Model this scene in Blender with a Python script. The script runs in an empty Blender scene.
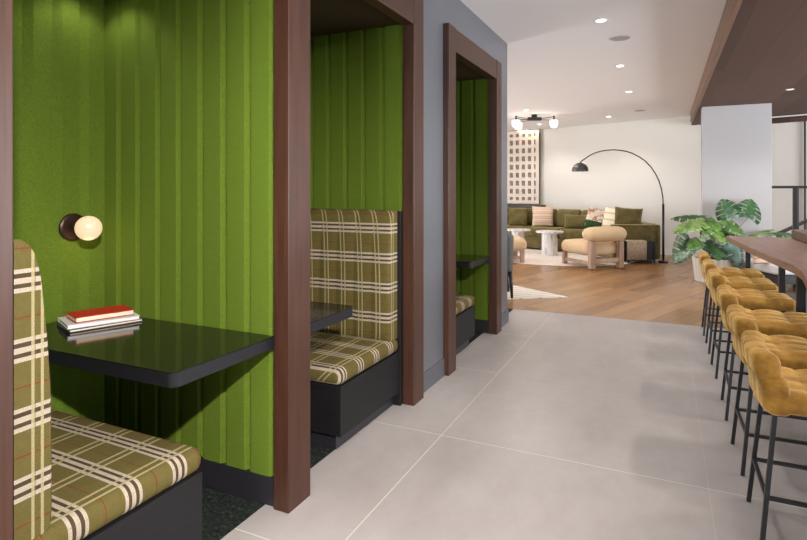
import bpy, bmesh, math, random
from mathutils import Vector, Matrix
random.seed(7)
PI = math.pi
SC = bpy.context.scene
COL = SC.collection
# ------------------------------------------------------------------ camera
F = 555.0
YAW = math.atan(261.5 / F)
CS, SN = math.cos(YAW), math.sin(YAW)
EYE = 1.40
cam = bpy.data.objects.new('camera', bpy.data.cameras.new('camera'))
COL.objects.link(cam)
cam.location = (0, 0, EYE)
cam.rotation_euler = (PI / 2, 0, YAW)
cam.data.sensor_width = 36
cam.data.lens = F * 36 / 807
cam.data.shift_y = -80.0 / 807
cam.data.clip_end = 100
SC.camera = cam
SC.view_settings.view_transform = 'Standard'
SC.view_settings.look = 'None'
SC.view_settings.exposure = 0.0
SC.view_settings.gamma = 1.0
SC.view_settings.use_curve_mapping = False


def LD(lat, d, z=0.0):
    """the lounge lies askew to the corridor: its own axes (across, along)"""
    return Vector((CS * lat - SN * d, SN * lat + CS * d, z))


# ------------------------------------------------------------------ materials
def srgb(r, g, b):
    def f(c):
        c /= 255.0
        return c / 12.92 if c <= 0.04045 else ((c + 0.055) / 1.055) ** 2.4
    return (f(r), f(g), f(b), 1)


class NT:
    def __init__(self, name):
        self.m = bpy.data.materials.new(name)
        self.m.use_nodes = True
        self.n = self.m.node_tree.nodes
        self.l = self.m.node_tree.links
        self.b = self.n['Principled BSDF']

    def node(self, t, **kw):
        n = self.n.new(t)
        for k, v in kw.items():
            setattr(n, k, v)
        return n

    def link(self, a, b):
        self.l.new(a, b)

    def coords(self, scale=(1, 1, 1), rot=(0, 0, 0), kind='Object'):
        tc = self.node('ShaderNodeTexCoord')
        mp = self.node('ShaderNodeMapping')
        mp.inputs['Scale'].default_value = scale
        mp.inputs['Rotation'].default_value = rot
        self.link(tc.outputs[kind], mp.inputs[0])
        return mp.outputs[0]

    def noise(self, vec, scale, detail=3, rough=0.5):
        n = self.node('ShaderNodeTexNoise')
        n.inputs['Scale'].default_value = scale
        n.inputs['Detail'].default_value = detail
        n.inputs['Roughness'].default_value = rough
        if vec is not None:
            self.link(vec, n.inputs['Vector'])
        return n.outputs['Fac']

    def ramp(self, fac, stops, interp='LINEAR'):
        r = self.node('ShaderNodeValToRGB')
        r.color_ramp.interpolation = interp
        e = r.color_ramp.elements
        while len(e) > 1:
            e.remove(e[-1])
        e[0].position = stops[0][0]
        e[0].color = stops[0][1]
        for p, c in stops[1:]:
            x = e.new(p)
            x.color = c
        self.link(fac, r.inputs[0])
        return r.outputs[0]

    def math(self, op, a, b=None):
        n = self.node('ShaderNodeMath', operation=op)
        for i, v in enumerate((a, b)):
            if v is None:
                continue
            if isinstance(v, (int, float)):
                n.inputs[i].default_value = v
            else:
                self.link(v, n.inputs[i])
        return n.outputs[0]

    def mix(self, fac, a, b, mode='MIX'):
        n = self.node('ShaderNodeMix', data_type='RGBA', blend_type=mode)
        for i, v in ((0, fac), (6, a), (7, b)):
            if isinstance(v, (int, float)):
                n.inputs[i].default_value = v
            elif isinstance(v, tuple):
                n.inputs[i].default_value = v
            else:
                self.link(v, n.inputs[i])
        return n.outputs[2]

    def bump(self, h, strength=0.3, dist=0.01):
        b = self.node('ShaderNodeBump')
        b.inputs['Strength'].default_value = strength
        b.inputs['Distance'].default_value = dist
        self.link(h, b.inputs['Height'])
        self.link(b.outputs[0], self.b.inputs['Normal'])

    def col(self, c):
        if isinstance(c, tuple):
            self.b.inputs['Base Color'].default_value = c
        else:
            self.link(c, self.b.inputs['Base Color'])

    def rough(self, r, spec=None, metal=None, sheen=None, sheen_tint=None):
        if isinstance(r, (int, float)):
            self.b.inputs['Roughness'].default_value = r
        else:
            self.link(r, self.b.inputs['Roughness'])
        if spec is not None:
            self.b.inputs['Specular IOR Level'].default_value = spec
        if metal is not None:
            self.b.inputs['Metallic'].default_value = metal
        if sheen is not None:
            self.b.inputs['Sheen Weight'].default_value = sheen
            self.b.inputs['Sheen Roughness'].default_value = 0.4
            if sheen_tint:
                self.b.inputs['Sheen Tint'].default_value = sheen_tint


def plain(name, c, r=0.6, spec=0.5, metal=0.0, noise=0.0, nscale=40, bump=0.0, sheen=None):
    t = NT(name)
    if noise:
        v = t.coords()
        f = t.noise(v, nscale, 3)
        lo = tuple(x * (1 - noise) for x in c[:3]) + (1,)
        hi = tuple(min(1, x * (1 + noise)) for x in c[:3]) + (1,)
        t.col(t.ramp(f, [(0.3, lo), (0.7, hi)]))
        if bump:
            t.bump(f, bump, 0.004)
    else:
        t.col(c)
    t.rough(r, spec, metal, sheen)
    return t.m


def wood(name, dark, light, grain=(30, 30, 1.2), rough=0.4, spec=0.5, planks=None):
    """grain runs along the axis with the small scale; planks=(angle, width, length)"""
    t = NT(name)
    v = t.coords(grain)
    f = t.noise(v, 1.6, 5, 0.62)
    f2 = t.noise(t.coords(tuple(g * 0.25 for g in grain)), 1.0, 2)
    c = t.ramp(f, [(0.3, dark), (0.72, light)])
    c = t.mix(t.math('MULTIPLY', f2, 0.5), c, tuple(x * 0.62 for x in dark[:3]) + (1,))
    t.col(c)
    t.rough(rough, spec)
    t.bump(f, 0.08, 0.002)
    return t.m


def emit(name, c, s, base=None):
    t = NT(name)
    t.col(base or c)
    t.b.inputs['Emission Color'].default_value = c
    t.b.inputs['Emission Strength'].default_value = s
    t.rough(0.3)
    return t.m


def plaid(name, qaxis, paxes, PP, sub=True):
    """woven olive plaid: triple bands repeat along qaxis, cream pairs along the sum of paxes"""
    t = NT(name)
    tc = t.node('ShaderNodeTexCoord')
    sx = t.node('ShaderNodeSeparateXYZ')
    t.link(tc.outputs['Object'], sx.inputs[0])
    q = sx.outputs[qaxis]
    p = t.math('SUBTRACT' if sub else 'ADD', sx.outputs[paxes[0]], sx.outputs[paxes[1]])
    PQ = 0.188
    fq = t.math('FRACT', t.math('ADD', t.math('DIVIDE', q, PQ), 10.33))
    fp = t.math('FRACT', t.math('ADD', t.math('DIVIDE', p, PP), 10.13))
    olive = srgb(92, 82, 42)
    white = srgb(188, 174, 160)
    brown = srgb(54, 37, 36)
    red = srgb(112, 42, 28)
    cream = srgb(182, 170, 132)
    w = 0.064
    st = [(0, olive), (0.30, white), (0.30 + w, brown), (0.30 + 2 * w, white), (0.30 + 3.3 * w, brown),
          (0.30 + 4.3 * w, white), (0.30 + 5.3 * w, olive), (0.925, red), (0.95, olive)]
    cq = t.ramp(fq, st, 'CONSTANT')
    cp = t.ramp(fp, [(0, olive), (0.28, cream), (0.345, olive), (0.45, srgb(96, 80, 40)), (0.48, cream), (0.545, olive),
                     (0.90, red), (0.912, olive)], 'CONSTANT')
    fac = t.ramp(fp, [(0, (0, 0, 0, 1)), (0.28, (.8, .8, .8, 1)), (0.345, (0, 0, 0, 1)), (0.45, (.5, .5, .5, 1)),
                      (0.48, (.8, .8, .8, 1)), (0.545, (0, 0, 0, 1)), (0.90, (.5, .5, .5, 1)), (0.912, (0, 0, 0, 1))], 'CONSTANT')
    c = t.mix(fac, cq, cp)
    nz = t.noise(tc.outputs['Object'], 330, 2, 0.6)
    nz = t.ramp(nz, [(0.28, (0, 0, 0, 1)), (0.72, (1, 1, 1, 1))])
    nz2 = t.noise(tc.outputs['Object'], 60, 2)
    c = t.mix(t.math('MULTIPLY', nz, 0.55), c, tuple(x * 0.35 for x in olive[:3]) + (1,))
    c = t.mix(t.math('MULTIPLY', nz2, 0.2), c, srgb(128, 120, 68))
    t.col(c)
    t.rough(0.9, 0.2)
    t.bump(nz, 0.25, 0.003)
    return t.m


M = {}
M['white_wall'] = plain('white_paint', srgb(224, 220, 213), 0.85, 0.2)
M['ceiling'] = plain('ceiling_paint', srgb(240, 238, 238), 0.9, 0.2)
M['column'] = plain('column_paint', srgb(184, 182, 184), 0.8, 0.2)
M['grey_wall'] = plain('blue_grey_paint', srgb(96, 98, 104), 0.36, 0.5)
M['grey_base'] = plain('grey_base_paint', srgb(84, 85, 91), 0.45, 0.5)
M['black_base'] = plain('black_base_laminate', srgb(36, 35, 40), 0.45, 0.5)
M['walnut'] = wood('dark_walnut', srgb(54, 31, 21), srgb(84, 52, 37), (40, 40, 1.3), 0.4, .4)
M['walnut_h'] = wood('dark_walnut_along', srgb(54, 31, 21), srgb(84, 52, 37), (40, 1.3, 40), 0.4, .4)
M['booth_ceiling'] = wood('dark_ceiling_wood', srgb(48, 31, 18), srgb(70, 46, 28), (20, 1.5, 20), 0.6)
M['bench_black'] = wood('black_stained_oak', srgb(20, 19, 21), srgb(32, 30, 33), (2, 2, 60), 0.55, .25)
M['table_black'] = plain('gloss_black_laminate', srgb(20, 19, 18), 0.1, 0.5)
M['table_edge'] = plain('table_edge_band', srgb(23, 23, 27), 0.45, 0.3)
M['plaid_seat'] = plaid('olive_plaid_seat', 'Y', ('X', 'Z'), .160)
M['plaid_back'] = plaid('olive_plaid_back', 'Z', ('X', 'Y'), .128)
M['plaid_back_near'] = plaid('olive_plaid_back_mirrored', 'Z', ('X', 'Y'), .128, False)


def felt():
    t = NT('green_felt')
    v = t.coords()
    f = t.noise(v, 260, 3, 0.7)
    f2 = t.noise(v, 35, 3)
    c = t.ramp(f, [(0.3, srgb(64, 84, 18)), (0.7, srgb(106, 128, 46))])
    c = t.mix(t.math('MULTIPLY', f2, 0.3), c, srgb(74, 90, 22))
    t.col(c)
    t.rough(0.95, 0.1, sheen=0.12, sheen_tint=srgb(170, 200, 80))
    t.bump(f, 0.5, 0.003)
    return t.m


M['felt'] = felt()


def carpet():
    t = NT('dark_green_carpet')
    f = t.noise(t.coords(), 55, 5, 0.75)
    t.col(t.ramp(f, [(0.35, srgb(16, 18, 18)), (0.55, srgb(38, 44, 40)), (0.75, srgb(80, 86, 78))]))
    t.rough(0.95, 0.1)
    t.bump(f, 0.6, 0.006)
    return t.m


M['carpet'] = carpet()


def tiles():
    t = NT('grey_porcelain_tile')
    tc = t.node('ShaderNodeTexCoord')
    sx = t.node('ShaderNodeSeparateXYZ')
    t.link(tc.outputs['Object'], sx.inputs[0])
    X, Y = sx.outputs['X'], sx.outputs['Y']

    def line(c, off, per, w):
        f = t.math('FRACT', t.math('ADD', t.math('DIVIDE', t.math('SUBTRACT', c, off), per), 20.5))
        return t.math('LESS_THAN', t.math('ABSOLUTE', t.math('SUBTRACT', f, 0.5)), w / per / 2)
    gx = line(X, -1.155, 1.34, 0.006)
    left = t.math('LESS_THAN', X, -1.155)
    gx2 = t.math('MULTIPLY', line(X, -1.155, 1.34, 0.005), t.math('MULTIPLY', t.math('GREATER_THAN', X, -.8), .25))
    gx = t.math('MULTIPLY', gx, t.math('LESS_THAN', X, -.8))
    gy1 = t.math('MULTIPLY', line(Y, 2.96, 1.18, 0.006), left)
    gy2 = t.math('MULTIPLY', line(Y, 2.96, 2.36, 0.006), t.math('MULTIPLY', t.math('SUBTRACT', 1.0, left), t.math('LESS_THAN', Y, 4.0)))
    g = t.math('MULTIPLY', t.math('MAXIMUM', t.math('MAXIMUM', gx, gx2), t.math('MAXIMUM', gy1, gy2)), .8)
    v = t.coords((1, 0.5, 1), (0, 0, 0.5))
    f = t.noise(v, 1.6, 6, 0.6)
    fs = t.noise(t.coords((1, 1, 1)), 14, 5, 0.7)
    c = t.ramp(f, [(0.3, srgb(148, 141, 139)), (0.7, srgb(176, 170, 169))])
    c = t.mix(t.math('MULTIPLY', fs, 0.25), c, srgb(150, 140, 134))
    c = t.mix(g, c, srgb(206, 200, 194))
    t.col(c)
    t.rough(t.ramp(fs, [(0.3, (.3, .3, .3, 1)), (0.7, (.42, .42, .42, 1))]), 0.45)
    return t.m


M['tile'] = tiles()


def planks(name, ang, w, ln, cols, rough):
    t = NT(name)
    v = t.coords((1, 1, 1), (0, 0, ang))
    br = t.node('ShaderNodeTexBrick')
    br.offset = 0.37
    br.inputs['Scale'].default_value = 1.0
    br.inputs['Brick Width'].default_value = ln
    br.inputs['Row Height'].default_value = w
    br.inputs['Mortar Size'].default_value = 0.0018
    br.inputs['Color1'].default_value = cols[0]
    br.inputs['Color2'].default_value = cols[1]
    br.inputs['Mortar'].default_value = cols[2]
    br.inputs['Bias'].default_value = 0.0
    t.link(v, br.inputs['Vector'])
    gm = t.node('ShaderNodeMapping')
    gm.inputs['Scale'].default_value = (1.2, 22, 22)
    t.link(v, gm.inputs[0])
    f = t.noise(gm.outputs[0], 1.6, 5, 0.6)
    c = t.mix(t.math('MULTIPLY', f, 0.55), br.outputs['Color'], cols[2])
    t.col(c)
    t.rough(rough, 0.5)
    return t.m


M['oak_floor'] = planks('oak_floor_planks', -math.radians(90 - 21), 0.19, 1.9,
                        (srgb(180, 136, 90), srgb(142, 100, 62), srgb(100, 68, 40)), 0.27)
M['soffit'] = planks('soffit_walnut_planks', PI / 2, 0.30, 2.4,
                     (srgb(98, 68, 54), srgb(76, 51, 41), srgb(54, 36, 29)), 0.75)
M['soffit_edge'] = wood('soffit_edge_wood', srgb(120, 88, 68), srgb(148, 114, 92), (30, 1, 30), 0.5)
M['counter'] = wood('counter_walnut', srgb(116, 82, 66), srgb(160, 124, 106), (18, 1.2, 18), 0.34)
M['counter_edge'] = wood('counter_bark_edge', srgb(118, 84, 62), srgb(176, 140, 112), (18, 2, 40), 0.5)
M['black_metal'] = plain('black_metal', srgb(24, 24, 27), 0.38, 0.5)
M['bronze'] = plain('dark_bronze', srgb(58, 42, 34), 0.4, 0.5, 0.6)


def velvet(name, lo, hi, tint):
    t = NT(name)
    f = t.noise(t.coords(), 7, 4, 0.6)
    f2 = t.noise(t.coords(), 60, 3, 0.6)
    c = t.ramp(f, [(0.3, lo), (0.7, hi)])  # velvet highlights and darks painted in as random tones
    c = t.mix(t.math('MULTIPLY', f2, 0.35), c, lo)
    t.col(c)
    t.rough(0.65, 0.3, sheen=0.7, sheen_tint=tint)
    t.bump(t.noise(t.coords((1, 1, 2.2)), 16, 3, 0.55), 0.5, 0.02)
    return t.m


M['gold'] = velvet('gold_velvet', srgb(128, 86, 20), srgb(214, 164, 76), srgb(255, 220, 150))
M['olive'] = velvet('olive_velvet', srgb(74, 64, 27), srgb(116, 102, 54), srgb(200, 186, 130))
M['boucle'] = plain('cream_boucle', srgb(218, 190, 154), 0.95, 0.1, 0, 0.15, 90, 0.6)
M['pale_oak'] = wood('pale_oak', srgb(160, 126, 102), srgb(204, 176, 154), (18, 18, 2), 0.5)
M['rug'] = plain('cream_wool_rug', srgb(226, 216, 206), 0.95, 0.1, 0, 0.12, 30, 0.5)
M['grey_fabric'] = plain('sage_grey_fabric', srgb(104, 108, 102), 0.9, 0.2, 0, 0.1, 60)
M['globe'] = emit('opal_glass_lit', (1.0, 0.70, 0.42, 1), 0.78, srgb(150, 138, 122))
M['globe_bright'] = emit('opal_glass_bright', (1.0, 0.93, 0.82, 1), 1.5, srgb(245, 240, 230))
M['lens'] = emit('downlight_lens', (1.0, 0.93, 0.84, 1), 14.0)
M['lens_dim'] = emit('downlight_lens_dim', (1.0, 0.86, 0.7, 1), 0.8)
M['trim_white'] = plain('white_trim', srgb(232, 230, 226), 0.5, 0.4)
M['book_red'] = plain('red_book_cloth', srgb(168, 20, 18), 0.5, 0.4)
M['book_grey'] = plain('silver_grey_book', srgb(196, 194, 196), 0.4, 0.5)
M['book_dark'] = plain('slate_book', srgb(62, 66, 78), 0.5, 0.4)
M['pages'] = plain('book_pages', srgb(226, 206, 182), 0.8, 0.2, 0, 0.08, 300)
M['dome'] = plain('gunmetal_shade', srgb(96, 96, 98), 0.25, 0.5, 0.85)
M['speaker'] = plain('speaker_grille', srgb(178, 176, 175), 0.7, 0.3, 0, 0.15, 400)
M['planter'] = plain('fluted_planter', srgb(216, 210, 198), 0.35, 0.5)
M['soil'] = plain('soil', srgb(60, 45, 34), 0.95, 0.1)
M['stem'] = plain('stem_green', srgb(110, 128, 62), 0.5, 0.4)
M['lounge_white'] = plain('white_cushion', srgb(222, 220, 222), 0.85, 0.2)
M['dark_rug'] = plain('slate_rug', srgb(88, 88, 96), 0.95, 0.1, 0, 0.35, 14)
M['block'] = wood('block_walnut', srgb(86, 62, 48), srgb(118, 92, 74), (20, 4, 20), 0.5)
M['screen'] = plain('cream_screen_block', srgb(226, 214, 202), 0.8, 0.2)
M['screen_back'] = plain('screen_backing', srgb(206, 192, 178), 0.8, 0.2)
M['screen_fin'] = plain('screen_fin', srgb(176, 160, 148), 0.8, 0.2)  # darker tone standing in for the shadowed T inside each niche
M['plinth'] = plain('grey_green_plinth', srgb(88, 86, 78), 0.6, 0.4)
M['glass'] = emit('window_daylight', (0.92, 0.96, 1.0, 1), 2.2)


def leafm(name, a, b):
    t = NT(name)
    f = t.noise(t.coords(), 9, 3)
    t.col(t.ramp(f, [(0.35, a), (0.65, b)]))
    t.rough(0.35, 0.5)
    return t.m


LEAF = {'dark': leafm('leaf_dark', srgb(28, 62, 34), srgb(70, 108, 62)),
        'mid': leafm('leaf_mid', srgb(44, 80, 30), srgb(92, 126, 56)),
        'lime': leafm('leaf_lime', srgb(74, 108, 36), srgb(126, 154, 76)),
        'grey': leafm('leaf_grey', srgb(54, 80, 56), srgb(104, 128, 96)),
        'teal': leafm('leaf_teal', srgb(38, 82, 70), srgb(100, 138, 122))}


def marble():
    t = NT('white_marble_fluted')
    f = t.noise(t.coords((1, 1, 0.2)), 16, 5, 0.7)
    t.col(t.ramp(f, [(0.36, srgb(150, 146, 150)), (0.5, srgb(222, 218, 216)), (0.7, srgb(240, 236, 232))]))
    t.rough(0.3, 0.5)
    return t.m


M['marble'] = marble()


def striped(name, axis, per, cols, base):
    t = NT(name)
    tc = t.node('ShaderNodeTexCoord')
    sx = t.node('ShaderNodeSeparateXYZ')
    t.link(tc.outputs['Object'], sx.inputs[0])
    f = t.math('FRACT', t.math('ADD', t.math('DIVIDE', sx.outputs[axis], per), 10.0))
    n = len(cols)
    c = t.ramp(f, [(p, c) for p, c in cols], 'CONSTANT')
    nz = t.noise(tc.outputs['Object'], 80, 2)
    t.col(t.mix(t.math('MULTIPLY', nz, 0.3), c, base))
    t.rough(0.9, 0.2)
    return t.m


M['stripe_pillow'] = striped('rose_striped_linen', 'Z', 0.11,
                             [(0, srgb(226, 200, 178)), (0.45, srgb(176, 136, 116)), (0.6, srgb(222, 196, 176)), (0.85, srgb(190, 152, 130))], srgb(220, 196, 176))
M['stripe_cream'] = striped('cream_striped_linen', 'Z', 0.14,
                            [(0, srgb(236, 224, 200)), (0.7, srgb(206, 184, 150))], srgb(230, 216, 190))
M['stripe_rug'] = striped('cream_striped_rug', 'Y', 0.15,
                          [(0, srgb(226, 218, 206)), (0.86, srgb(150, 138, 128))], srgb(222, 212, 200))


def floral():
    t = NT('leaf_print_linen')
    f = t.noise(t.coords(), 9, 2, 0.4)
    sx = t.node('ShaderNodeSeparateXYZ')
    tc = t.node('ShaderNodeTexCoord')
    t.link(tc.outputs['Object'], sx.inputs[0])
    a = t.ramp(f, [(0, srgb(226, 206, 190)), (0.5, srgb(168, 132, 112)), (0.6, srgb(232, 216, 200))], 'CONSTANT')
    b = t.ramp(f, [(0, srgb(50, 84, 50)), (0.52, srgb(36, 60, 38)), (0.62, srgb(70, 110, 70))], 'CONSTANT')
    k = t.math('LESS_THAN', sx.outputs['Z'], -0.06)
    t.col(t.mix(k, a, b))
    t.rough(0.9, 0.2)
    return t.m


M['floral'] = floral()


def throwm():
    t = NT('woven_throw')
    f = t.noise(t.coords((1, 1, 1)), 60, 4, 0.8)
    t.col(t.ramp(f, [(0.35, srgb(120, 100, 84)), (0.6, srgb(210, 190, 166))]))
    t.rough(0.95, 0.1)
    t.bump(f, 0.6, 0.006)
    return t.m


M['throw'] = throwm()


# ------------------------------------------------------------------ mesh helpers
class MB:
    def __init__(self):
        self.bm = bmesh.new()

    def box(self, x0, x1, y0, y1, z0, z1, mat=None):
        vs = [self.bm.verts.new((x, y, z)) for x in (x0, x1) for y in (y0, y1) for z in (z0, z1)]
        for f in ((0, 1, 3, 2), (4, 6, 7, 5), (0, 4, 5, 1), (2, 3, 7, 6), (0, 2, 6, 4), (1, 5, 7, 3)):
            fc = self.bm.faces.new([vs[i] for i in f])
            if mat:
                fc.material_index = mat
        if mat is None and False:
            pass
        return vs

    def obox(self, p, ex, ey, ez):
        """oriented box: corner p and three edge vectors"""
        p = Vector(p)
        vs = [self.bm.verts.new(p + a * Vector(ex) + b * Vector(ey) + c * Vector(ez)) for a in (0, 1) for b in (0, 1) for c in (0, 1)]
        for f in ((0, 1, 3, 2), (4, 6, 7, 5), (0, 4, 5, 1), (2, 3, 7, 6), (0, 2, 6, 4), (1, 5, 7, 3)):
            self.bm.faces.new([vs[i] for i in f])

    def bar(self, a, b, w, h=None, up=(0, 0, 1)):
        """square bar between two points"""
        a, b = Vector(a), Vector(b)
        h = h or w
        d = (b - a).normalized()
        u = Vector(up)
        if abs(d.dot(u)) > 0.95:
            u = Vector((0, 1, 0))
        s = d.cross(u).normalized()
        u = s.cross(d).normalized()
        self.obox(a - s * w / 2 - u * h / 2, s * w, u * h, b - a)

    def prism(self, poly, z0, z1, axes='XYZ'):
        """extrude a closed polygon; axes tells where (u,v,extrusion) go"""
        ix = ['XYZ'.index(c) for c in axes]

        def mk(u, v, w):
            p = [0, 0, 0]
            p[ix[0]], p[ix[1]], p[ix[2]] = u, v, w
            return self.bm.verts.new(p)
        a = [mk(u, v, z0) for u, v in poly]
        b = [mk(u, v, z1) for u, v in poly]
        n = len(poly)
        for i in range(n):
            self.bm.faces.new((a[i], a[(i + 1) % n], b[(i + 1) % n], b[i]))
        self.bm.faces.new(a[::-1])
        self.bm.faces.new(b)

    def lathe(self, prof, n=32, o=(0, 0, 0), flute=None):
        rings = []
        for r, z in prof:
            if r < 1e-6:
                rings.append([self.bm.verts.new((o[0], o[1], o[2] + z))])
            else:
                rings.append([self.bm.verts.new((o[0] + r * (1 + (flute(i) if flute else 0)) * math.cos(2 * PI * i / n),
                                                 o[1] + r * (1 + (flute(i) if flute else 0)) * math.sin(2 * PI * i / n), o[2] + z)) for i in range(n)])
        for a, b in zip(rings, rings[1:]):
            for i in range(n):
                j = (i + 1) % n
                if len(a) == 1 and len(b) == 1:
                    continue
                if len(a) == 1:
                    self.bm.faces.new((a[0], b[i], b[j]))
                elif len(b) == 1:
                    self.bm.faces.new((a[i], a[j], b[0]))
                else:
                    self.bm.faces.new((a[i], a[j], b[j], b[i]))
        if len(rings[0]) > 1:
            self.bm.faces.new(rings[0][::-1])
        if len(rings[-1]) > 1:
            self.bm.faces.new(rings[-1])

    def tube(self, pts, r, n=10):
        pts = [Vector(p) for p in pts]
        rr = r if isinstance(r, (list, tuple)) else [r] * len(pts)
        rings = []
        up = Vector((0.13, 0.37, 1)).normalized()
        for i, p in enumerate(pts):
            d = (pts[min(i + 1, len(pts) - 1)] - pts[max(i - 1, 0)]).normalized()
            s = d.cross(up)
            if s.length < 0.05:
                s = d.cross(Vector((1, 0, 0)))
            s.normalize()
            u = s.cross(d).normalized()
            rings.append([self.bm.verts.new(p + rr[i] * (math.cos(2 * PI * k / n) * s + math.sin(2 * PI * k / n) * u)) for k in range(n)])
        for a, b in zip(rings, rings[1:]):
            for i in range(n):
                j = (i + 1) % n
                self.bm.faces.new((a[i], a[j], b[j], b[i]))
        self.bm.faces.new(rings[0][::-1])
        self.bm.faces.new(rings[-1])

    def sphere(self, c, r, n=24, squash=1.0):
        prof = [(r * math.sin(PI * i / (n // 2)), -r * squash * math.cos(PI * i / (n // 2))) for i in range(n // 2 + 1)]
        prof[0] = (0, -r * squash)
        prof[-1] = (0, r * squash)
        self.lathe(prof, n, c)

    def rbox(self, c, s, r, n=8, disp=None):
        """rounded box with a dense surface; disp(p, normal) -> new p (local, before the centre is added)"""
        h = [x / 2 for x in s]
        start = len(self.bm.verts)
        done = {}
        nn = [max(2, int(round(n * x / max(s)))) if n > 8 else n for x in s]

        def lin(k, m, hh):
            # denser samples near the rounded rim
            rr = min(r, hh * 0.999)
            inner = [-hh + rr + 2 * (hh - rr) * i / m for i in range(m + 1)]
            rim = [hh - rr + rr * math.tan(PI / 4 * j / 3) for j in (1, 2, 3)]
            return [-x for x in rim[::-1]] + inner + rim
        L = [lin(k, nn[k], h[k]) for k in range(3)]

        def vert(p):
            key = tuple(round(x, 6) for x in p)
            if key in done:
                return done[key]
            q = Vector([max(-h[k] + min(r, h[k] * .999), min(h[k] - min(r, h[k] * .999), p[k])) for k in range(3)])
            d = Vector(p) - q
            if d.length > 1e-9:
                nrm = d.normalized()
                w = q + nrm * r
            else:
                nrm, w = Vector((0, 0, 1)), q
            if disp:
                w = disp(w, nrm)
            v = self.bm.verts.new(w + Vector(c))
            done[key] = v
            return v
        for k in range(3):
            a, b = (k + 1) % 3, (k + 2) % 3
            for sgn in (-1, 1):
                for i in range(len(L[a]) - 1):
                    for j in range(len(L[b]) - 1):
                        quad = []
                        for (ii, jj) in ((i, j), (i + 1, j), (i + 1, j + 1), (i, j + 1)):
                            p = [0, 0, 0]
                            p[k] = sgn * h[k]
                            p[a] = L[a][ii]
                            p[b] = L[b][jj]
                            quad.append(vert(p))
                        if sgn < 0:
                            quad = quad[::-1]
                        if len(set(quad)) == 4:
                            try:
                                self.bm.faces.new(quad)
                            except ValueError:
                                pass

    def xform(self, m):
        bmesh.ops.transform(self.bm, matrix=m, verts=self.bm.verts)
        return self

    def build(self, name, mat, parent=None, bevel=0.0, smooth=False, seg=2, world=True, mats=None):
        """world=True: vertices are given in world space; they are moved into the thing's own space"""
        bm = self.bm
        if parent is not None and world:
            root = parent
            while root.parent:
                root = root.parent
            bmesh.ops.translate(bm, vec=-root.location, verts=bm.verts)
        org = None
        if parent is None:
            xs = [v.co for v in bm.verts]
            lo = Vector([min(v[i] for v in xs) for i in range(3)])
            hi = Vector([max(v[i] for v in xs) for i in range(3)])
            org = Vector(((lo.x + hi.x) / 2, (lo.y + hi.y) / 2, lo.z))
            if world == 'keep':
                org = Vector((0, 0, 0))
            bmesh.ops.translate(bm, vec=-org, verts=bm.verts)
        bmesh.ops.recalc_face_normals(bm, faces=bm.faces)
        if smooth:
            for f in bm.faces:
                f.smooth = True
        me = bpy.data.meshes.new(name)
        bm.to_mesh(me)
        bm.free()
        me.materials.append(mat)
        for x in mats or ():
            me.materials.append(x)
        o = bpy.data.objects.new(name, me)
        COL.objects.link(o)
        if parent is not None:
            o.parent = parent
        elif org is not None:
            o.location = org
        if bevel:
            md = o.modifiers.new('bevel', 'BEVEL')
            md.width = bevel
            md.segments = seg
            md.limit_method = 'ANGLE'
            md.angle_limit = math.radians(50)
        return o


def tag(o, label, cat, group=None):
    o['label'] = label
    o['category'] = cat
    if group:
        o['group'] = group
    return o


def thing(name, label, cat, loc=(0, 0, 0), group=None, rz=0.0):
    o = bpy.data.objects.new(name, None)
    o.empty_display_size = 0.1
    o.location = loc
    o.rotation_euler = (0, 0, rz)
    COL.objects.link(o)
    return tag(o, label, cat, group)


def structure(o):
    o['kind'] = 'structure'
    return o


def copy_tree(o, parent=None):
    c = o.copy()
    COL.objects.link(c)
    if parent is not None:
        c.parent = parent
    for ch in [x for x in bpy.data.objects if x.parent == o]:
        copy_tree(ch, c)
    return c


# ------------------------------------------------------------------ the setting
CEIL = 2.95
XF = -1.515      # face of the grey wall
XJ = -1.47       # front of the walnut frames
XB = -2.672       # face of the booths' back wall
B1, B2, B3 = (0.838, 1.957), (2.12, 3.28), (4.08, 5.24)   # the three openings


def wall_y(x):
    return 13.05 - 0.385 * (x - 0.5)


WD = Vector((0.9332, -0.3593, 0))     # along the slanted far wall (to the right)
WN = Vector((-0.3593, -0.9332, 0))    # out of it, towards the camera

m = MB(); m.box(-1.61, 7, -5, 6.46, -0.12, 0.0)
structure(m.build('floor', M['tile'], world='keep'))
m = MB(); m.prism([(-8, 6.46), (7, 6.46), (7, wall_y(7) + .3), (-8, wall_y(-8) + .3)], -0.12, 0.0)
structure(m.build('floor_oak', M['oak_floor'], world='keep'))
m = MB(); m.box(-2.9, -1.61, -5, 6.46, -0.12, -0.002); m.box(-8, -2.9, 5.0, 6.46, -0.12, -0.002)
structure(m.build('floor_booth', M['carpet'], world='keep'))
m = MB(); m.prism([(-8, -5), (7, -5), (7, wall_y(7) + .3), (-8, wall_y(-8) + .3)], CEIL, CEIL + 0.12)
structure(m.build('ceiling', M['ceiling'], world='keep'))

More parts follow.
